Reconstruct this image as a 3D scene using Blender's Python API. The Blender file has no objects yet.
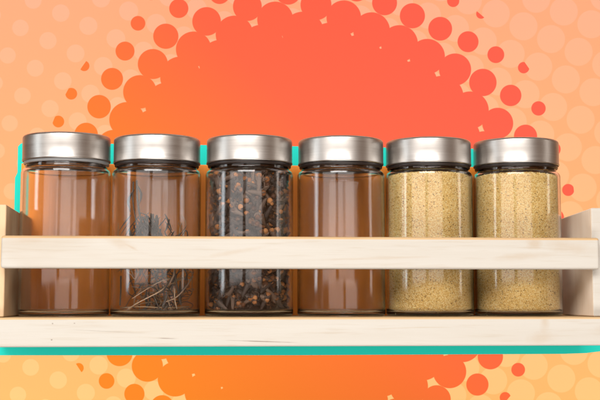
import bpy, bmesh, math, random
import numpy as np
from mathutils import Vector, Matrix

C = bpy.context.scene.collection
SC = bpy.context.scene
R = math.radians
PI = math.pi

# ------------------------------------------------------------------ camera, world, lamps, exposure
TILT = R(5.2)
CAM_LOC = Vector((0.0, -1.0, 0.0145))
cam = bpy.data.cameras.new('camera')
cam.sensor_width = 36.0
cam.lens = 66.0
cam.clip_start = 0.01
cam.clip_end = 50.0
co = bpy.data.objects.new('camera', cam)
C.objects.link(co)
co.location = CAM_LOC
co.rotation_euler = (PI / 2 + TILT, 0, 0)
SC.camera = co

SC.view_settings.view_transform = 'Standard'
SC.view_settings.look = 'None'
SC.view_settings.exposure = 0.0
SC.view_settings.gamma = 1.0
SC.cycles.use_denoising = True
SC.cycles.max_bounces = 20
SC.cycles.transmission_bounces = 16
SC.cycles.glossy_bounces = 6
SC.cycles.transparent_max_bounces = 16
SC.cycles.sample_clamp_indirect = 25.0

w = bpy.data.worlds.new('World')
SC.world = w
w.use_nodes = True
w.node_tree.nodes['Background'].inputs[0].default_value = (0.27, 0.14, 0.07, 1)
w.node_tree.nodes['Background'].inputs[1].default_value = 0.75


def lamp(name, loc, target, sx, sy, radiance, col):
    l = bpy.data.lights.new(name, 'AREA')
    l.shape = 'RECTANGLE'
    l.size, l.size_y = sx, sy
    l.energy = radiance * PI * sx * sy
    l.color = col
    o = bpy.data.objects.new(name, l)
    C.objects.link(o)
    o.location = loc
    d = Vector(target) - Vector(loc)
    o.rotation_euler = d.to_track_quat('-Z', 'Y').to_euler()
    return o


def az(deg, dist, z):
    return (math.sin(R(deg)) * dist, -math.cos(R(deg)) * dist, z)


# tall window panes in front of the shelf, added soft fills above and below the camera, two added strips that brighten the backdrop
lamp('window_lamp', az(-70, 1.7, 0.42), (0, 0, 0.42), 0.26, 0.95, 5.4, (0.86, 0.95, 1.0))
lamp('window_lamp', az(-32, 2.1, 0.42), (0, 0, 0.42), 1.36, 0.95, 1.9, (1.0, 0.97, 0.94))
lamp('window_lamp', az(13, 2.1, 0.42), (0, 0, 0.42), 1.52, 0.95, 1.6, (1.0, 0.96, 0.92))
lamp('window_lamp', az(82, 1.7, 0.42), (0, 0, 0.42), 0.20, 0.95, 3.0, (1.0, 0.93, 0.86))
lamp('added_fill_lamp', (-0.25, -2.00, 1.24), (0, 0, 0.06), 1.7, 0.90, 12.5, (1.0, 0.98, 0.96))  # added front fill, brightens the wood and the jar contents
lamp('added_fill_lamp', (0.1, -1.3, -0.95), (0, 0, 0.02), 1.5, 0.6, 7.0, (1.0, 0.98, 0.95))  # added low fill, lifts the underside and the lower teal edge
lamp('added_backdrop_lamp', (0, 0.18, 1.05), (0, 0.70, 0.28), 1.9, 0.30, 1.55, (1, 1, 1))  # added pair, above and below, evens out the light on the print
lamp('added_backdrop_lamp', (0, 0.18, -0.72), (0, 0.70, 0.02), 1.9, 0.30, 1.7, (1, 1, 1))

# ------------------------------------------------------------------ helpers


def lin(r, g, b):
    f = lambda c: (c / 255 / 12.92) if c / 255 <= 0.04045 else ((c / 255 + 0.055) / 1.055) ** 2.4
    return (f(r), f(g), f(b), 1.0)


def new_mat(name):
    m = bpy.data.materials.new(name)
    m.use_nodes = True
    nt = m.node_tree
    return m, nt, nt.nodes['Principled BSDF']


def node(nt, typ, **kw):
    n = nt.nodes.new(typ)
    for k, v in kw.items():
        setattr(n, k, v)
    return n


class Mth:
    """small math-node writer"""

    def __init__(self, nt):
        self.nt = nt

    def __call__(self, op, a, b=None, c=None):
        n = self.nt.nodes.new('ShaderNodeMath')
        n.operation = op
        for i, v in enumerate((a, b, c)):
            if v is None:
                continue
            if isinstance(v, (int, float)):
                n.inputs[i].default_value = v
            else:
                self.nt.links.new(v, n.inputs[i])
        return n.outputs[0]


def ramp(nt, fac, stops):
    n = nt.nodes.new('ShaderNodeValToRGB')
    e = n.color_ramp.elements
    while len(e) < len(stops):
        e.new(0.5)
    for el, (p, c) in zip(e, stops):
        el.position = p
        el.color = c
    nt.links.new(fac, n.inputs[0])
    return n.outputs[0]


def mix(nt, fac, a, b, blend='MIX'):
    n = nt.nodes.new('ShaderNodeMix')
    n.data_type = 'RGBA'
    n.blend_type = blend
    for s, v in ((n.inputs[0], fac), (n.inputs[6], a), (n.inputs[7], b)):
        if isinstance(v, (int, float)):
            s.default_value = v
        elif isinstance(v, tuple):
            s.default_value = v
        else:
            nt.links.new(v, s)
    return n.outputs[2]


def tag(o, label=None, cat=None, group=None, kind=None):
    if label: o['label'] = label
    if cat: o['category'] = cat
    if group: o['group'] = group
    if kind: o['kind'] = kind
    return o


def link_mesh(name, me, mats, parent=None):
    for m in (mats if isinstance(mats, (list, tuple)) else [mats]):
        if m.name not in me.materials:
            me.materials.append(m)
    o = bpy.data.objects.new(name, me)
    C.objects.link(o)
    if parent is not None:
        o.parent = parent
    return o


def obj(name, bm, mats, parent=None, smooth=False):
    me = bpy.data.meshes.new(name)
    bmesh.ops.recalc_face_normals(bm, faces=bm.faces)
    if smooth:
        for f in bm.faces:
            f.smooth = True
    bm.to_mesh(me)
    bm.free()
    return link_mesh(name, me, mats, parent)


def empty(name, loc, rz=0.0):
    o = bpy.data.objects.new(name, None)
    o.empty_display_size = 0.02
    C.objects.link(o)
    o.location = loc
    o.rotation_euler = (0, 0, rz)
    return o


def box(bm, x0, x1, y0, y1, z0, z1, bev=0.0, seg=3):
    r = bmesh.ops.create_cube(bm, size=1.0)
    vs = r['verts']
    for v in vs:
        v.co = Vector(((x0 + x1) / 2 + v.co.x * (x1 - x0), (y0 + y1) / 2 + v.co.y * (y1 - y0),
                       (z0 + z1) / 2 + v.co.z * (z1 - z0)))
    if bev:
        es = list({e for v in vs for e in v.link_edges})
        bmesh.ops.bevel(bm, geom=es, offset=bev, segments=seg, profile=0.5, affect='EDGES')


def lathe(bm, prof, n=96, closed=False):
    """revolve (r, z) pairs round z"""
    rings = []
    for (r, z) in prof:
        if r < 1e-7:
            rings.append([bm.verts.new((0, 0, z))])
        else:
            rings.append([bm.verts.new((r * math.cos(2 * PI * i / n), r * math.sin(2 * PI * i / n), z)) for i in range(n)])
    pairs = list(zip(rings, rings[1:]))
    if closed:
        pairs.append((rings[-1], rings[0]))
    for a, b in pairs:
        for i in range(n):
            j = (i + 1) % n
            if len(a) == 1 and len(b) == 1:
                continue
            if len(a) == 1:
                bm.faces.new((a[0], b[j], b[i]))
            elif len(b) == 1:
                bm.faces.new((a[i], a[j], b[0]))
            else:
                bm.faces.new((a[i], a[j], b[j], b[i]))


def arc(cx, cz, r, a0, a1, n):
    return [(cx + r * math.cos(R(a0 + (a1 - a0) * i / n)), cz + r * math.sin(R(a0 + (a1 - a0) * i / n))) for i in range(n + 1)]


def tube(bm, pts, rad, n=7, flat=1.0):
    """round tube along points, radius per point; flat squashes it into a leaf-like strip"""
    pts = [Vector(p) for p in pts]
    rings = []
    up = Vector((0, 0, 1))
    t0 = (pts[1] - pts[0]).normalized()
    nrm = t0.cross(up)
    if nrm.length < 1e-4:
        nrm = Vector((1, 0, 0))
    nrm.normalize()
    for i, p in enumerate(pts):
        t = (pts[min(i + 1, len(pts) - 1)] - pts[max(i - 1, 0)]).normalized()
        nrm = (nrm - t * nrm.dot(t)).normalized()
        bn = t.cross(nrm)
        r = rad[i] if isinstance(rad, (list, tuple)) else rad
        rings.append([bm.verts.new(p + (nrm * math.cos(2 * PI * k / n) + bn * flat * math.sin(2 * PI * k / n)) * r) for k in range(n)])
    for a, b in zip(rings, rings[1:]):
        for k in range(n):
            bm.faces.new((a[k], a[(k + 1) % n], b[(k + 1) % n], b[k]))
    bm.faces.new(rings[0][::-1])
    bm.faces.new(rings[-1])


def spline(ctrl, n=14):
    """Catmull-Rom through control points"""
    P = [Vector(c) for c in ctrl]
    P = [2 * P[0] - P[1]] + P + [2 * P[-1] - P[-2]]
    out = []
    segs = len(P) - 3
    for s in range(segs):
        a, b, c, d = P[s:s + 4]
        m = max(2, n // segs)
        for i in range(m):
            t = i / m
            out.append(0.5 * ((2 * b) + (c - a) * t + (2 * a - 5 * b + 4 * c - d) * t * t + (3 * b - a - 3 * c + d) * t ** 3))
    out.append(P[-2])
    return out


# ------------------------------------------------------------------ materials
BACK_DIST = 1.70                       # camera to backdrop along the view
PX = BACK_DIST / 1100.0                # one printed unit on the backdrop, in metres


def backdrop_material():
    m, nt, bs = new_mat('printed_halftone')
    L = nt.links
    M = Mth(nt)
    tc = node(nt, 'ShaderNodeTexCoord')
    sep = node(nt, 'ShaderNodeSeparateXYZ')
    L.new(tc.outputs['Object'], sep.inputs[0])
    px = M('MULTIPLY_ADD', sep.outputs[0], 1 / PX, 300.0)
    py = M('MULTIPLY_ADD', sep.outputs[1], -1 / PX, 200.0)

    def grid(ox, oy, pitch, ang, radius, reach):
        """union of round dots on a turned square grid; radius(cx, cy) gives each dot its size"""
        c, s = math.cos(R(ang)), math.sin(R(ang))
        dx = M('SUBTRACT', px, ox)
        dy = M('SUBTRACT', py, oy)
        gu = M('DIVIDE', M('ADD', M('MULTIPLY', dx, c), M('MULTIPLY', dy, s)), pitch)
        gv = M('DIVIDE', M('ADD', M('MULTIPLY', dx, -s), M('MULTIPLY', dy, c)), pitch)
        iu, iv = M('ROUND', gu), M('ROUND', gv)
        best = None
        for a, b in reach:
            cu, cv = M('ADD', iu, a), M('ADD', iv, b)
            ccx = M('ADD', M('MULTIPLY', M('SUBTRACT', M('MULTIPLY', cu, c), M('MULTIPLY', cv, s)), pitch), ox)
            ccy = M('ADD', M('MULTIPLY', M('ADD', M('MULTIPLY', cu, s), M('MULTIPLY', cv, c)), pitch), oy)
            ddx, ddy = M('SUBTRACT', px, ccx), M('SUBTRACT', py, ccy)
            d = M('SQRT', M('ADD', M('MULTIPLY', ddx, ddx), M('MULTIPLY', ddy, ddy)))
            e = M('SUBTRACT', radius(ccx, ccy), d)
            best = e if best is None else M('MAXIMUM', best, e)
        return M('MINIMUM', M('MAXIMUM', M('MULTIPLY_ADD', best, 1.6, 0.5), 0.0), 1.0)

    def from_centre(x, y):
        ax, ay = M('SUBTRACT', x, 305.0), M('SUBTRACT', y, 220.0)
        return M('SQRT', M('ADD', M('MULTIPLY', ax, ax), M('MULTIPLY', ay, ay)))

    near = tuple((a, b) for a in (0, 1, -1) for b in (0, 1, -1))
    bold = grid(138.0, 23.2, 30.69, 25.0,
                lambda x, y: M('MINIMUM', M('MULTIPLY_ADD', from_centre(x, y), -0.192, 11.0 + 239 * 0.192), 23.5), near)
    edge = M('LESS_THAN', from_centre(px, py), 270.5)
    bold = M('MULTIPLY', bold, edge)
    pale = grid(33.2, 0.2, 30.39, 24.84,
                lambda x, y: M('MINIMUM', M('MAXIMUM', M('MULTIPLY_ADD', x, 0.0118, 8.0), 7.5), 14.0), ((0, 0),))

    up = M('DIVIDE', py, 400.0)
    ground = ramp(nt, up, [(0.0, lin(255, 171, 130)), (0.45, lin(254, 176, 122)), (1.0, lin(253, 192, 116))])
    spots = ramp(nt, up, [(0.0, lin(244, 178, 145)), (0.45, lin(251, 186, 136)), (1.0, lin(254, 205, 134))])
    diag = M('ADD', M('DIVIDE', M('SUBTRACT', px, 100.0), 640.0), M('DIVIDE', M('SUBTRACT', 330.0, py), 620.0))
    ink = ramp(nt, diag, [(0.0, lin(246, 138, 42)), (0.35, lin(249, 122, 55)), (0.66, lin(254, 103, 72)), (1.0, lin(255, 98, 78))])
    col = mix(nt, pale, ground, spots)
    col = mix(nt, bold, col, ink)
    col = mix(nt, 1.0, col, (0.80, 0.80, 0.80, 1), 'MULTIPLY')
    L.new(col, bs.inputs['Base Color'])
    bs.inputs['Roughness'].default_value = 0.9
    bs.inputs['Specular IOR Level'].default_value = 0.05
    return m


def wood_material(name, base, dark, knot, rough=0.55, axis='X', grain=1.0, marks=()):
    m, nt, bs = new_mat(name)
    L = nt.links
    tc = node(nt, 'ShaderNodeTexCoord')
    mp = node(nt, 'ShaderNodeMapping')
    mp.inputs['Scale'].default_value = {'X': (3.0, 60, 60), 'Y': (60, 3.0, 60), 'Z': (60, 60, 3.0)}[axis]
    L.new(tc.outputs['Object'], mp.inputs[0])
    n1 = node(nt, 'ShaderNodeTexNoise')
    n1.inputs['Scale'].default_value = 1.6
    n1.inputs['Detail'].default_value = 6
    n1.inputs['Distortion'].default_value = 0.6
    L.new(mp.outputs[0], n1.inputs['Vector'])
    n2 = node(nt, 'ShaderNodeTexNoise')
    n2.inputs['Scale'].default_value = 9.0
    n2.inputs['Detail'].default_value = 4
    L.new(mp.outputs[0], n2.inputs['Vector'])
    mp3 = node(nt, 'ShaderNodeMapping')
    mp3.inputs['Scale'].default_value = {'X': (7, 30, 22), 'Y': (30, 7, 22), 'Z': (22, 22, 7)}[axis]
    L.new(tc.outputs['Object'], mp3.inputs[0])
    n3 = node(nt, 'ShaderNodeTexNoise')
    n3.inputs['Scale'].default_value = 1.0
    n3.inputs['Detail'].default_value = 3
    L.new(mp3.outputs[0], n3.inputs['Vector'])
    f1 = ramp(nt, n1.outputs[0], [(0.38, (0, 0, 0, 1)), (0.68, (1, 1, 1, 1))])
    f2 = ramp(nt, n2.outputs[0], [(0.55, (0, 0, 0, 1)), (0.75, (grain, grain, grain, 1))])
    f3 = ramp(nt, n3.outputs[0], [(0.60, (0, 0, 0, 1)), (0.76, (0.8, 0.8, 0.8, 1))])
    M = Mth(nt)
    c = mix(nt, M('MULTIPLY', f1, 0.75), base, dark)
    c = mix(nt, M('MULTIPLY', f2, 0.35), c, knot)
    c = mix(nt, M('MULTIPLY', f3, 0.5), c, knot)
    if marks:
        sp = node(nt, 'ShaderNodeSeparateXYZ')
        wob = node(nt, 'ShaderNodeTexNoise')
        wob.inputs['Scale'].default_value = 120.0
        L.new(tc.outputs['Object'], wob.inputs['Vector'])
        wb = M('MULTIPLY_ADD', wob.outputs[0], 1.4, -0.7)
        L.new(tc.outputs['Object'], sp.inputs[0])
        for mx, mz, hx, hz, slope, amt, mc in marks:
            dx = M('DIVIDE', M('SUBTRACT', sp.outputs[0], mx), hx)
            dz = M('DIVIDE', M('SUBTRACT', M('SUBTRACT', sp.outputs[2], mz), M('MULTIPLY', M('SUBTRACT', sp.outputs[0], mx), slope)), hz)
            e = M('ADD', M('SQRT', M('ADD', M('MULTIPLY', dx, dx), M('MULTIPLY', dz, dz))), M('MULTIPLY', wb, 0.7))
            k = M('MULTIPLY', M('MINIMUM', M('MAXIMUM', M('SUBTRACT', 1.3, e), 0.0), 1.0), amt)
            c = mix(nt, k, c, mc)
    L.new(c, bs.inputs['Base Color'])
    bs.inputs['Roughness'].default_value = rough
    bs.inputs['Specular IOR Level'].default_value = 0.3
    bp = node(nt, 'ShaderNodeBump')
    bp.inputs['Strength'].default_value = 0.25
    bp.inputs['Distance'].default_value = 0.0006
    L.new(n2.outputs[0], bp.inputs['Height'])
    L.new(bp.outputs[0], bs.inputs['Normal'])
    return m


def glass_material():
    m, nt, bs = new_mat('clear_glass')
    bs.inputs['Base Color'].default_value = (0.985, 0.985, 0.98, 1)
    bs.inputs['Transmission Weight'].default_value = 1.0
    bs.inputs['Roughness'].default_value = 0.075
    bs.inputs['IOR'].default_value = 1.5
    L = nt.links
    tc = node(nt, 'ShaderNodeTexCoord')
    mp = node(nt, 'ShaderNodeMapping')
    mp.inputs['Scale'].default_value = (40, 40, 9)
    oi = node(nt, 'ShaderNodeObjectInfo')
    shift = Mth(nt)('MULTIPLY', oi.outputs['Random'], 50.0)
    va = node(nt, 'ShaderNodeVectorMath')
    L.new(tc.outputs['Object'], va.inputs[0])
    L.new(shift, va.inputs[1])
    L.new(va.outputs[0], mp.inputs[0])
    n = node(nt, 'ShaderNodeTexNoise')
    n.inputs['Scale'].default_value = 1.0
    n.inputs['Detail'].default_value = 1
    L.new(mp.outputs[0], n.inputs['Vector'])
    bp = node(nt, 'ShaderNodeBump')
    bp.inputs['Strength'].default_value = 0.2
    bp.inputs['Distance'].default_value = 0.002
    L.new(n.outputs[0], bp.inputs['Height'])
    L.new(bp.outputs[0], bs.inputs['Normal'])
    return m


def steel_material():
    m, nt, bs = new_mat('brushed_steel')
    L = nt.links
    bs.inputs['Metallic'].default_value = 1.0
    bs.inputs['Anisotropic'].default_value = 0.55
    tc = node(nt, 'ShaderNodeTexCoord')
    mp = node(nt, 'ShaderNodeMapping')
    mp.inputs['Scale'].default_value = (18, 18, 2600)
    L.new(tc.outputs['Object'], mp.inputs[0])
    n = node(nt, 'ShaderNodeTexNoise')
    n.inputs['Scale'].default_value = 1.0
    n.inputs['Detail'].default_value = 3
    L.new(mp.outputs[0], n.inputs['Vector'])
    L.new(ramp(nt, n.outputs[0], [(0.3, (0.40, 0.38, 0.36, 1)), (0.7, (0.47, 0.45, 0.425, 1))]), bs.inputs['Base Color'])
    L.new(ramp(nt, n.outputs[0], [(0.3, (0.29,) * 3 + (1,)), (0.7, (0.34,) * 3 + (1,))]), bs.inputs['Roughness'])
    tg = node(nt, 'ShaderNodeTangent')
    tg.direction_type = 'RADIAL'
    tg.axis = 'Z'
    L.new(tg.outputs[0], bs.inputs['Tangent'])
    return m


def plain(name, col, rough=0.5, spec=0.4, island=None, obj_random=None):
    m, nt, bs = new_mat(name)
    bs.inputs['Base Color'].default_value = col
    bs.inputs['Roughness'].default_value = rough
    bs.inputs['Specular IOR Level'].default_value = spec
    if island:
        g = node(nt, 'ShaderNodeNewGeometry')
        nt.links.new(ramp(nt, g.outputs['Random Per Island'], island), bs.inputs['Base Color'])
    if obj_random:
        g = node(nt, 'ShaderNodeObjectInfo')
        nt.links.new(ramp(nt, g.outputs['Random'], obj_random), bs.inputs['Base Color'])
    return m


# knots, nail holes and cracks on the whitewashed planks: x, z, half width, half height, slope, strength, colour
TAN, CRK = (0.41, 0.30, 0.19, 1), (0.22, 0.175, 0.14, 1)
MARKS = [(-0.2110, -0.0050, 0.0007, 0.0007, 0, 0.9, CRK), (-0.2115, -0.0185, 0.0007, 0.0006, 0, 0.9, CRK), (-0.1930, -0.0048, 0.0007, 0.0005, 0, 0.8, CRK),
         (-0.0350, -0.0203, 0.0270, 0.00042, -0.035, 0.9, CRK), (-0.1170, -0.0175, 0.0080, 0.0004, -0.03, 0.8, CRK), (-0.1680, -0.0115, 0.0250, 0.00035, -0.05, 0.4, CRK),
         (0.0900, -0.0090, 0.0300, 0.0004, 0.02, 0.35, TAN), (0.2060, -0.0040, 0.0040, 0.0080, 0, 0.40, TAN), (0.2030, -0.0180, 0.0110, 0.0050, 0.1, 0.30, TAN),
         (0.2600, -0.0100, 0.0120, 0.0040, 0.1, 0.25, TAN), (-0.1560, 0.0625, 0.0110, 0.0045, -0.3, 0.30, TAN), (-0.1470, 0.0590, 0.0050, 0.0012, -0.5, 0.40, TAN),
         (0.1980, 0.0630, 0.0070, 0.0050, 0, 0.45, TAN), (0.1880, 0.0520, 0.0230, 0.0030, 0.08, 0.30, TAN), (-0.0600, 0.0550, 0.0250, 0.0020, 0.18, 0.25, TAN),
         (0.2300, 0.0600, 0.0200, 0.0050, -0.1, 0.30, TAN), (-0.2350, 0.0640, 0.0170, 0.0030, 0.05, 0.25, TAN), (0.0600, 0.0500, 0.0500, 0.0012, 0.03, 0.22, TAN)]

M_PRINT = backdrop_material()
M_WHITE = wood_material('whitewashed_pine', (0.500, 0.476, 0.428, 1), (0.470, 0.440, 0.385, 1), (0.405, 0.335, 0.250, 1), 0.5, marks=MARKS)
M_RAW = wood_material('raw_pine', (0.56, 0.39, 0.21, 1), (0.49, 0.32, 0.16, 1), (0.36, 0.21, 0.09, 1), 0.6)
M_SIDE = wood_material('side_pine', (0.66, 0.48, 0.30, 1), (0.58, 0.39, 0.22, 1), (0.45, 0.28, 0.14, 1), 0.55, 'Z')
M_SIDELIT = wood_material('lit_side_pine', (0.94, 0.80, 0.65, 1), (0.89, 0.73, 0.57, 1), (0.78, 0.58, 0.42, 1), 0.55, 'Z')  # lighter copy of the side pine, right panel's light put into the colour
M_BACK = wood_material('amber_wood', (0.96, 0.305, 0.030, 1), (0.89, 0.262, 0.022, 1), (0.74, 0.185, 0.014, 1), 0.5, 'Z', 0.5)
M_TEAL = plain('teal_card', lin(38, 206, 190), 0.8, 0.1)
M_GLASS = glass_material()
M_STEEL = steel_material()
M_SEAL = plain('dark_rubber', (0.018, 0.012, 0.010, 1), 0.35)
M_CLEARSEAL = plain('grey_silicone', (0.20, 0.20, 0.20, 1), 0.3)
M_STEM = plain('clove_stem', (0.05, 0.03, 0.02, 1), 0.55, 0.3,
               obj_random=[(0.0, (0.032, 0.022, 0.018, 1)), (0.5, (0.075, 0.050, 0.040, 1)), (1.0, (0.20, 0.125, 0.085, 1))])
M_BUD = plain('clove_bud', (0.4, 0.18, 0.07, 1), 0.6, 0.25,
              obj_random=[(0.0, (0.07, 0.030, 0.016, 1)), (0.3, (0.24, 0.09, 0.033, 1)), (0.65, (0.50, 0.20, 0.065, 1)), (1.0, (0.60, 0.27, 0.10, 1))])
M_CLOVEMASS = plain('clove_mass', (0.05, 0.03, 0.02, 1), 0.6, 0.3,
                    island=[(0.0, (0.018, 0.010, 0.007, 1)), (0.65, (0.06, 0.03, 0.018, 1)), (1.0, (0.26, 0.11, 0.045, 1))])
M_SEED = plain('pale_seed', (0.6, 0.42, 0.16, 1), 0.5, 0.3,
               island=[(0.0, (0.32, 0.16, 0.05, 1)), (0.07, (0.78, 0.50, 0.15, 1)), (0.42, (0.93, 0.68, 0.26, 1)), (1.0, (0.97, 0.82, 0.45, 1))])
M_DRY = plain('dry_stem', (0.42, 0.27, 0.15, 1), 0.6, 0.3)
M_PALE = plain('pale_stem', (0.66, 0.45, 0.30, 1), 0.6, 0.3)
M_LEAF = plain('dry_leaf', (0.11, 0.092, 0.078, 1), 0.6, 0.3)

# ------------------------------------------------------------------ setting: the printed backdrop
fwd = Vector((0, math.cos(TILT), math.sin(TILT)))
bm = bmesh.new()
box(bm, -1.1, 1.1, -0.8, 0.8, -0.006, 0.0)
bd = obj('backdrop', bm, M_PRINT)
bd.location = CAM_LOC + fwd * BACK_DIST
bd.rotation_euler = (PI / 2 + TILT, 0, 0)
tag(bd, 'flat orange and coral halftone dot print filling the background', 'backdrop', kind='structure')

# ------------------------------------------------------------------ shelf frame (turned 4 degrees)
YAW = R(4.0)
RZ = Matrix.Rotation(YAW, 4, 'Z')


def P(x, y, z=0.0):
    return RZ @ Vector((x, y, z))


# teal cut-out card fixed behind the shelf
outline = [(-0.315, -0.0372), (0.0, -0.0382), (0.262, -0.0378), (0.285, -0.0371), (0.315, -0.0335), (0.315, -0.006), (0.2570, -0.004), (0.2570, 0.1630),
           (-0.2615, 0.1650), (-0.2645, 0.1635), (-0.2665, 0.1610), (-0.2664, 0.1360), (-0.2686, 0.1310), (-0.2684, -0.004), (-0.315, -0.006)]
bm = bmesh.new()
front = [bm.verts.new((x, 0.0, z)) for x, z in outline]
back = [bm.verts.new((x, 0.003, z)) for x, z in outline]
bm.faces.new(front)
bm.faces.new(back[::-1])
for i in range(len(outline)):
    j = (i + 1) % len(outline)
    bm.faces.new((front[i], back[i], back[j], front[j]))
card = obj('cutout_card', bm, M_TEAL)
card.location = P(0, 0.0640)
card.rotation_euler = (0, 0, YAW)
tag(card, 'flat teal cut-out card showing as an offset edge behind the wooden shelf', 'card')

# the shelf
shelf = empty('spice_shelf', (0, 0, 0), YAW)
tag(shelf, 'pale whitewashed wooden spice shelf with a front rail, holding six jars', 'shelf')


def plank(name, dims, bev, axis_mats, parent):
    bm = bmesh.new()
    box(bm, *dims, bev=bev)
    bmesh.ops.recalc_face_normals(bm, faces=bm.faces)
    for f in bm.faces:
        f.material_index = 1 if f.normal.z > 0.2 else 0
    return obj(name, bm, axis_mats, parent)


plank('base_board', (-0.279, 0.279, -0.064, 0.0545, -0.0245, 0.0), 0.0018, [M_WHITE, M_RAW], shelf)
plank('front_rail', (-0.2550, 0.2560, -0.064, -0.0522, 0.0410, 0.0684), 0.0022, [M_WHITE, M_RAW], shelf)
for s in (-1, 1):
    bm = bmesh.new()
    x0, x1 = (0.2535, 0.2680) if s > 0 else (-0.2680, -0.2535)
    box(bm, x0, x1, -0.052, 0.0545, 0.0003, 0.0955, bev=0.0012)
    for v in bm.verts:                      # the top edge falls a little towards the back
        if v.co.z > 0.05:
            v.co.z -= (v.co.y + 0.052) * 0.035
    bmesh.ops.recalc_face_normals(bm, faces=bm.faces)
    for f in bm.faces:
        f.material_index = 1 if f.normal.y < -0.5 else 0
    obj('side_panel', bm, [M_SIDELIT, M_WHITE] if s > 0 else [M_SIDE, M_SIDE], shelf)
bm = bmesh.new()
box(bm, -0.2612, 0.2555, 0.0550, 0.0610, -0.020, 0.1440, bev=0.0008)
obj('back_panel', bm, M_BACK, shelf)

# ------------------------------------------------------------------ jars
bm = bmesh.new()
outer = [(0.0, 0.0012), (0.030, 0.0010), (0.0345, 0.0002)] + arc(0.0372, 0.0028, 0.0028, -100, 0, 8)[1:] + [(0.0400, 0.060)]
outer += arc(0.0352, 0.1265, 0.0048, 0, 75, 8) + [(0.0364, 0.1322), (0.0362, 0.1500)]
inner = [(0.0340, 0.1500), (0.0341, 0.1325)] + arc(0.0345, 0.1262, 0.0034, 75, 0, 6) + [(0.0379, 0.060)] \
    + arc(0.0345, 0.0064, 0.0034, 0, -90, 7) + [(0.020, 0.0030), (0.0, 0.0031)]
lathe(bm, outer + inner, 128)
ME_GLASS = bpy.data.meshes.new('glass_body')
bmesh.ops.recalc_face_normals(bm, faces=bm.faces)
for f in bm.faces:
    f.smooth = True
bm.to_mesh(ME_GLASS)
bm.free()

bm = bmesh.new()
lid_prof = [(0.0, 0.0236), (0.022, 0.02355), (0.0355, 0.0233)] + arc(0.0366, 0.0208, 0.0024, 82, 0, 7) \
    + [(0.0390, 0.012), (0.0390, 0.0022), (0.03925, 0.0014), (0.03915, 0.0004), (0.0386, 0.0), (0.0381, 0.0006), (0.0381, 0.018), (0.0, 0.0185)]
lathe(bm, lid_prof, 128)
ME_LID = bpy.data.meshes.new('lid')
bmesh.ops.recalc_face_normals(bm, faces=bm.faces)
for f in bm.faces:
    f.smooth = True
bm.to_mesh(ME_LID)
bm.free()
bm = bmesh.new()
lathe(bm, [(0.0364, 0.0), (0.0374, 0.0), (0.0379, 0.0006), (0.0379, 0.0050), (0.0364, 0.0050)], 96, closed=True)
ME_SEAL = bpy.data.meshes.new('seal_ring')
bmesh.ops.recalc_face_normals(bm, faces=bm.faces)
for f in bm.faces:
    f.smooth = True
bm.to_mesh(ME_SEAL)
bm.free()

JARS = [(-0.2110, 'empty glass jar with steel lid at the left end of the shelf', 0.0012, 0.3),
        (-0.1300, 'steel-lidded glass jar holding dried twigs and curled dark leaves', 0.0, 1.1),
        (-0.0462, 'steel-lidded glass jar packed with dark brown cloves', 0.0004, 2.0),
        (0.0375, 'empty amber-looking glass jar between the cloves and the seeds', 0.0002, 2.9),
        (0.1188, 'steel-lidded jar of yellow seeds next to the empty jar', 0.0, 3.7),
        (0.2010, 'steel-lidded jar of yellow seeds at the right end of the shelf', 0.0003, 4.6)]
for i, (x, lab, dz, rot) in enumerate(JARS):
    j = empty('spice_jar', P(x, 0, 0.0004), rot)
    tag(j, lab, 'jar', 'spice jars in a row on the shelf')
    link_mesh('glass_body', ME_GLASS, M_GLASS, j)
    s = link_mesh('seal_ring', ME_SEAL.copy() if i == 0 else ME_SEAL, M_CLEARSEAL if i == 0 else M_SEAL, j)
    s.location = (0, 0, 0.1336 + dz)
    l = link_mesh('lid', ME_LID, M_STEEL, j)
    l.location = (0, 0, 0.1364 + dz)
    if i == 0:
        l.rotation_euler = (R(0.5), R(-0.4), 0)

# ------------------------------------------------------------------ contents: seeds


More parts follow.
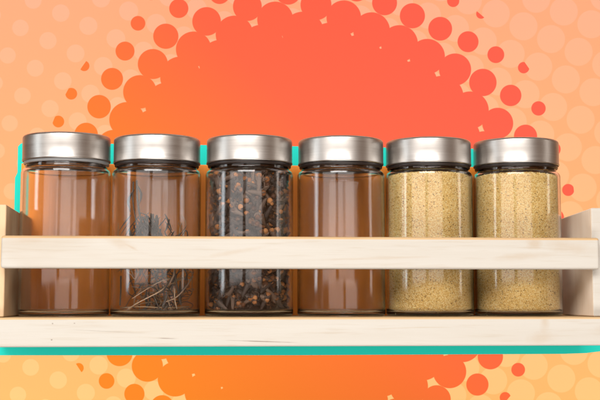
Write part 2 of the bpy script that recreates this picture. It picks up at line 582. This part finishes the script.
def seed_mesh():
    rng = np.random.default_rng(5)
    bm = bmesh.new()
    bmesh.ops.create_icosphere(bm, subdivisions=1, radius=1.0)
    bm.verts.ensure_lookup_table()
    bv = np.array([v.co[:] for v in bm.verts])
    bf = np.array([[v.index for v in f.verts] for f in bm.faces])
    bm.free()
    pts = []
    z, k, top = 0.0039, 0, 0.1285
    while z < top:
        r = 0.0370
        if z < 0.0066: r = 0.0350 + (z - 0.0039) * 0.70
        if z > 0.1268: r = 0.0368 - (z - 0.1268) * 0.8
        n = int(2 * PI * r / 0.00092)
        for q in range(n):
            a = 2 * PI * (q + 0.5 * (k % 2)) / n + rng.normal(0, 0.006)
            rr = r - abs(rng.normal(0, 0.00028)) - 0.0004
            pts.append((rr * math.cos(a), rr * math.sin(a), z + rng.normal(0, 0.00022)))
        z += 0.00082
        k += 1
    for q in range(2600):                                        # loose top layer
        a, rr = rng.uniform(0, 2 * PI), 0.0345 * math.sqrt(rng.uniform())
        pts.append((rr * math.cos(a), rr * math.sin(a), top - 0.0004 + rng.normal(0, 0.0003)))
    pts = np.array(pts)
    N = len(pts)
    sc = 0.00055 * rng.uniform(0.82, 1.22, (N, 1, 1)) * rng.uniform(0.85, 1.15, (N, 1, 3))
    V = bv[None] * sc + pts[:, None]
    Fa = bf[None] + (np.arange(N) * len(bv))[:, None, None]
    V, Fa = V.reshape(-1, 3), Fa.reshape(-1, 3)
    # packed heart of the filling
    bm = bmesh.new()
    lathe(bm, [(0.0, 0.0036), (0.033, 0.0036), (0.0362, 0.0070), (0.0362, 0.1265), (0.0335, top - 0.0006), (0.0, top - 0.0006)], 64)
    bmesh.ops.triangulate(bm, faces=bm.faces)
    bm.verts.ensure_lookup_table()
    cv = np.array([v.co[:] for v in bm.verts])
    cf = np.array([[v.index for v in f.verts] for f in bm.faces]) + len(V)
    bm.free()
    V, Fa = np.vstack((V, cv)), np.vstack((Fa, cf))
    me = bpy.data.meshes.new('seed_filling')
    me.vertices.add(len(V))
    me.vertices.foreach_set('co', V.astype(np.float32).ravel())
    me.loops.add(Fa.size)
    me.loops.foreach_set('vertex_index', Fa.astype(np.int32).ravel())
    me.polygons.add(len(Fa))
    me.polygons.foreach_set('loop_start', (np.arange(len(Fa)) * 3).astype(np.int32))
    me.update(calc_edges=True)
    me.polygons.foreach_set('use_smooth', np.ones(len(Fa), dtype=bool))
    return me


ME_SEEDS = seed_mesh()
for x, rot, lab in ((0.1188, 0.4, 'fine yellow seeds filling the fifth jar, beside the empty amber jar'),
                    (0.2010, 2.7, 'fine yellow seeds filling the jar nearest the right side panel')):
    o = link_mesh('seed_filling', ME_SEEDS, M_SEED)
    o.location = P(x, 0, 0.0004)
    o.rotation_euler = (0, 0, rot)
    tag(o, lab, 'seeds', 'seed fillings', 'stuff')

# ------------------------------------------------------------------ contents: cloves
rnd = random.Random(11)


def clove_stem_bm(bend):
    bm = bmesh.new()
    pts = [(bend * math.sin(t * 2.2), 0, -0.0062 + 0.0098 * t) for t in (0, 0.2, 0.4, 0.6, 0.8, 0.92, 1.0)]
    tube(bm, pts, [0.0009, 0.0013, 0.0015, 0.0017, 0.0021, 0.0026, 0.0020], 9)
    for k in range(4):                                           # four pointed sepals under the bud
        a = PI / 4 + k * PI / 2
        x0 = pts[-2][0]
        c, s = math.cos(a), math.sin(a)
        tube(bm, [(x0 + 0.0012 * c, 0.0012 * s, 0.0026), (x0 + 0.0025 * c, 0.0025 * s, 0.0040), (x0 + 0.0031 * c, 0.0031 * s, 0.0056)],
             [0.0010, 0.0008, 0.0002], 6)
    return bm


def clove_bud_bm(bend):
    bm = bmesh.new()
    bmesh.ops.create_icosphere(bm, subdivisions=2, radius=0.0022)
    for v in bm.verts:
        v.co.z *= 0.92
        v.co += Vector((bend * math.sin(2.2), 0, 0.0050))
    return bm


STEMS, BUDS = [], []
for bend in (0.0004, -0.0008, 0.0012):
    for store, fn, nm, mt in ((STEMS, clove_stem_bm, 'clove', M_STEM), (BUDS, clove_bud_bm, 'bud', M_BUD)):
        bm = fn(bend)
        bmesh.ops.recalc_face_normals(bm, faces=bm.faces)
        for f in bm.faces:
            f.smooth = True
        me = bpy.data.meshes.new(nm)
        bm.to_mesh(me)
        bm.free()
        me.materials.append(mt)
        store.append(me)
CLX = -0.0462


def clove_matrix(a, r, z, rn, reach=0.0370):
    """a clove lying against the glass at azimuth a, mostly flat along the wall"""
    sc = rn.uniform(1.02, 1.36)
    radial = Vector((math.sin(a), -math.cos(a), 0))
    tang = Vector((math.cos(a), math.sin(a), 0))
    t = rn.uniform(0, 2 * PI)
    ax = (tang * math.cos(t) + Vector((0, 0, 1)) * math.sin(t) + radial * rn.uniform(-0.7, 0.75)).normalized()
    q = ax.to_track_quat('Z', 'Y') @ Matrix.Rotation(rn.uniform(0, 2 * PI), 4, 'Z').to_quaternion()
    p = radial * r + Vector((0, 0, z))
    M4 = Matrix.Translation(p) @ q.to_matrix().to_4x4() @ Matrix.Scale(sc, 4)
    # push inwards until head and tail stay inside the jar
    for _ in range(30):
        worst = 0
        for q_, rr in ((Vector((0, 0, 0.0050)), 0.0026), (Vector((0, 0, -0.0062)), 0.0009), (Vector((0, 0, 0)), 0.0014)):
            e = M4 @ q_
            worst = max(worst, math.hypot(e.x, e.y) + rr * sc - reach)
        if worst <= 0:
            break
        M4.translation = M4.translation - radial * (worst + 0.0002)
    for q_ in (Vector((0, 0, 0.0050)), Vector((0, 0, -0.0062))):
        e = M4 @ q_
        if e.z < 0.0060: M4.translation.z += 0.0060 - e.z
        if e.z > 0.1285: M4.translation.z -= e.z - 0.1285
    return M4


clove_group = 'cloves packed against the glass of the third jar'
nz, na, cnt = 18, 16, 0
for iz in range(nz):
    for ia in range(na):
        a = R(-112 + 224 * (ia + 0.5 * (iz % 2) + 0.25 + rnd.uniform(-0.35, 0.35)) / na)
        z = 0.007 + 0.1195 * (iz + 0.5 + rnd.uniform(-0.4, 0.4)) / nz
        M4 = clove_matrix(a, 0.0358 - (0.0012 if (ia + iz) % 3 == 0 else 0), z, rnd)
        v = rnd.randrange(3)
        o = bpy.data.objects.new('clove', STEMS[v])
        C.objects.link(o)
        o.matrix_world = Matrix.Translation(P(CLX, 0, 0.0004)) @ M4
        tag(o, 'small dried brown clove pressed against the glass among the other cloves', 'clove', clove_group)
        b = bpy.data.objects.new('bud', BUDS[v])
        C.objects.link(b)
        b.parent = o
        cnt += 1

# everything deeper in the jar: one heap
bm = bmesh.new()
rn2 = random.Random(3)
src = []
for me in (STEMS[0], BUDS[0], STEMS[2], BUDS[2]):
    src.append(me)
for k in range(820):
    back_side = k < 330
    if back_side:
        a, r = R(rn2.uniform(112, 248)), 0.0350
    else:
        a, r = rn2.uniform(0, 2 * PI), rn2.uniform(0.0285, 0.0318)
    M4 = clove_matrix(a, r, rn2.uniform(0.010, 0.1265), rn2, 0.0370 if back_side else 0.0345)
    for me in src[(k % 2) * 2:(k % 2) * 2 + 2]:
        n0 = len(bm.verts)
        bm.from_mesh(me)
        bm.verts.ensure_lookup_table()
        for vi in range(n0, len(bm.verts)):
            bm.verts[vi].co = M4 @ bm.verts[vi].co
lathe(bm, [(0.0, 0.0042), (0.0285, 0.0042), (0.0285, 0.124), (0.0, 0.126)], 40)
for f in bm.faces:
    f.material_index = 0
heap = obj('clove_heap', bm, M_CLOVEMASS, smooth=True)
heap.location = P(CLX, 0, 0.0004)
tag(heap, 'dark mass of cloves filling the middle of the third jar', 'cloves', clove_group, 'stuff')

# ------------------------------------------------------------------ contents: dried herb sprigs in the second jar
HX = -0.1300
herb = empty('dried_herb', P(HX, 0, 0.0037), YAW)
tag(herb, 'tangled dried herb with pale stems and dark curled leaves inside the second jar', 'dried herb')
rn3 = random.Random(8)


def inside(p, lim=0.0345):
    x, y, z = p
    d = math.hypot(x, y)
    if d > lim:
        x, y = x * lim / d, y * lim / d
    return (x, y, min(max(z, 0.0009), 0.118))


def stem(ctrl, r0, r1, m, name='stem', flat=1.0, n=22):
    pts = [inside(p) for p in spline(ctrl, n)]
    rad = [r0 + (r1 - r0) * i / (len(pts) - 1) for i in range(len(pts))]
    if flat < 1:
        rad = [r0 * (0.25 + math.sin(PI * (0.08 + 0.9 * i / (len(pts) - 1)))) for i in range(len(pts))]
    b = bmesh.new()
    tube(b, pts, rad, 7, flat)
    return obj(name, b, m, herb, True)


# named strokes of the sprig seen below the rail: (x, y, z) in the jar
stem([(0.018, -0.024, 0.040), (0.016, -0.026, 0.030), (0.008, -0.030, 0.020), (-0.010, -0.031, 0.010), (-0.022, -0.025, 0.003)], 0.0009, 0.0004, M_PALE)
stem([(0.016, -0.026, 0.030), (0.006, -0.030, 0.027), (-0.006, -0.031, 0.020), (-0.018, -0.028, 0.012)], 0.0005, 0.0003, M_PALE)
stem([(0.033, -0.008, 0.032), (0.027, -0.018, 0.022), (0.019, -0.026, 0.013), (0.010, -0.030, 0.009)], 0.0008, 0.0005, M_PALE)
stem([(0.018, -0.026, 0.021), (0.018, -0.027, 0.012), (0.020, -0.026, 0.003)], 0.0007, 0.0004, M_PALE)
stem([(-0.0290, -0.017, 0.032), (-0.0288, -0.018, 0.020), (-0.0292, -0.018, 0.006)], 0.0007, 0.0006, M_LEAF)
stem([(0.012, -0.022, 0.036), (0.020, -0.020, 0.043), (0.027, -0.016, 0.036), (0.028, -0.016, 0.026), (0.026, -0.018, 0.018)], 0.0006, 0.0004, M_LEAF)
stem([(-0.030, -0.010, 0.004), (-0.010, -0.031, 0.005), (0.012, -0.030, 0.004), (0.030, -0.012, 0.005)], 0.0005, 0.0004, M_DRY)
# long upright stalk and its hanging leaves, upper half
stem([(-0.016, -0.024, 0.116), (-0.015, -0.026, 0.100), (-0.012, -0.027, 0.082), (-0.006, -0.028, 0.066), (-0.002, -0.024, 0.045), (0.004, -0.020, 0.020)], 0.0010, 0.0007, M_LEAF)
stem([(-0.019, -0.022, 0.115), (-0.019, -0.024, 0.098), (-0.016, -0.026, 0.080), (-0.013, -0.027, 0.060)], 0.0007, 0.0005, M_LEAF)
for c in ([(-0.014, -0.027, 0.088), (-0.006, -0.029, 0.084), (0.003, -0.029, 0.074), (0.006, -0.029, 0.064)],
          [(-0.012, -0.027, 0.084), (-0.004, -0.030, 0.076), (0.000, -0.030, 0.064), (0.006, -0.029, 0.054)],
          [(-0.013, -0.027, 0.078), (-0.018, -0.027, 0.068), (-0.020, -0.026, 0.058)],
          [(-0.010, -0.028, 0.072), (-0.006, -0.031, 0.062), (-0.008, -0.031, 0.050)],
          [(-0.016, -0.025, 0.113), (-0.012, -0.027, 0.104), (-0.013, -0.028, 0.095)],
          [(-0.018, -0.024, 0.108), (-0.023, -0.022, 0.098), (-0.021, -0.024, 0.088)],
          [(0.000, -0.028, 0.066), (0.010, -0.028, 0.062), (0.018, -0.026, 0.064), (0.024, -0.022, 0.071)]):
    stem(c, rn3.uniform(0.0016, 0.0026), 0.0004, M_LEAF, 'leaf', 0.22)
for k in range(140):
    x0, z0 = rn3.gauss(-0.007, 0.009), rn3.uniform(0.046, 0.088)
    y0 = -math.sqrt(max(0.0, 0.032 ** 2 - x0 * x0)) + rn3.uniform(0, 0.012)
    a = rn3.uniform(-1.2, 1.2)
    ctrl = [(x0, y0, z0), (x0 + 0.005 * math.sin(a), y0 - 0.001, z0 - 0.006), (x0 + 0.011 * math.sin(a), y0, z0 - 0.013 + rn3.uniform(-.003, .003))]
    stem(ctrl, rn3.uniform(0.0007, 0.0016), 0.0004, M_LEAF, 'leaf', 0.3, 10)
for k in range(170):                                               # the tangle
    a = rn3.uniform(-2.2, 2.2)
    r = rn3.uniform(0.004, 0.033)
    z = 0.002 + 0.060 * rn3.random() ** 1.4
    p = Vector((r * math.sin(a) * 0.9 + 0.004, -r * math.cos(a), z))
    d = Vector((rn3.gauss(0, 1), rn3.gauss(0, 0.6), rn3.gauss(0, 0.9))).normalized()
    ctrl = [p]
    for s in range(4):
        d = (d + Vector((rn3.gauss(0, .55), rn3.gauss(0, .45), rn3.gauss(0, .55)))).normalized()
        p = Vector(inside(p + d * rn3.uniform(0.006, 0.011)))
        ctrl.append(p)
    if k >= 92:
        stem(ctrl, 0.0004, 0.0002, rn3.choice((M_DRY, M_LEAF, M_LEAF)))
    elif k % 5 in (1, 3):
        stem(ctrl[:4], rn3.uniform(0.0006, 0.0014), 0.0003, M_LEAF, 'leaf', 0.25)
    else:
        stem(ctrl, rn3.uniform(0.0004, 0.0008), 0.0003, rn3.choice((M_DRY, M_PALE, M_LEAF)))
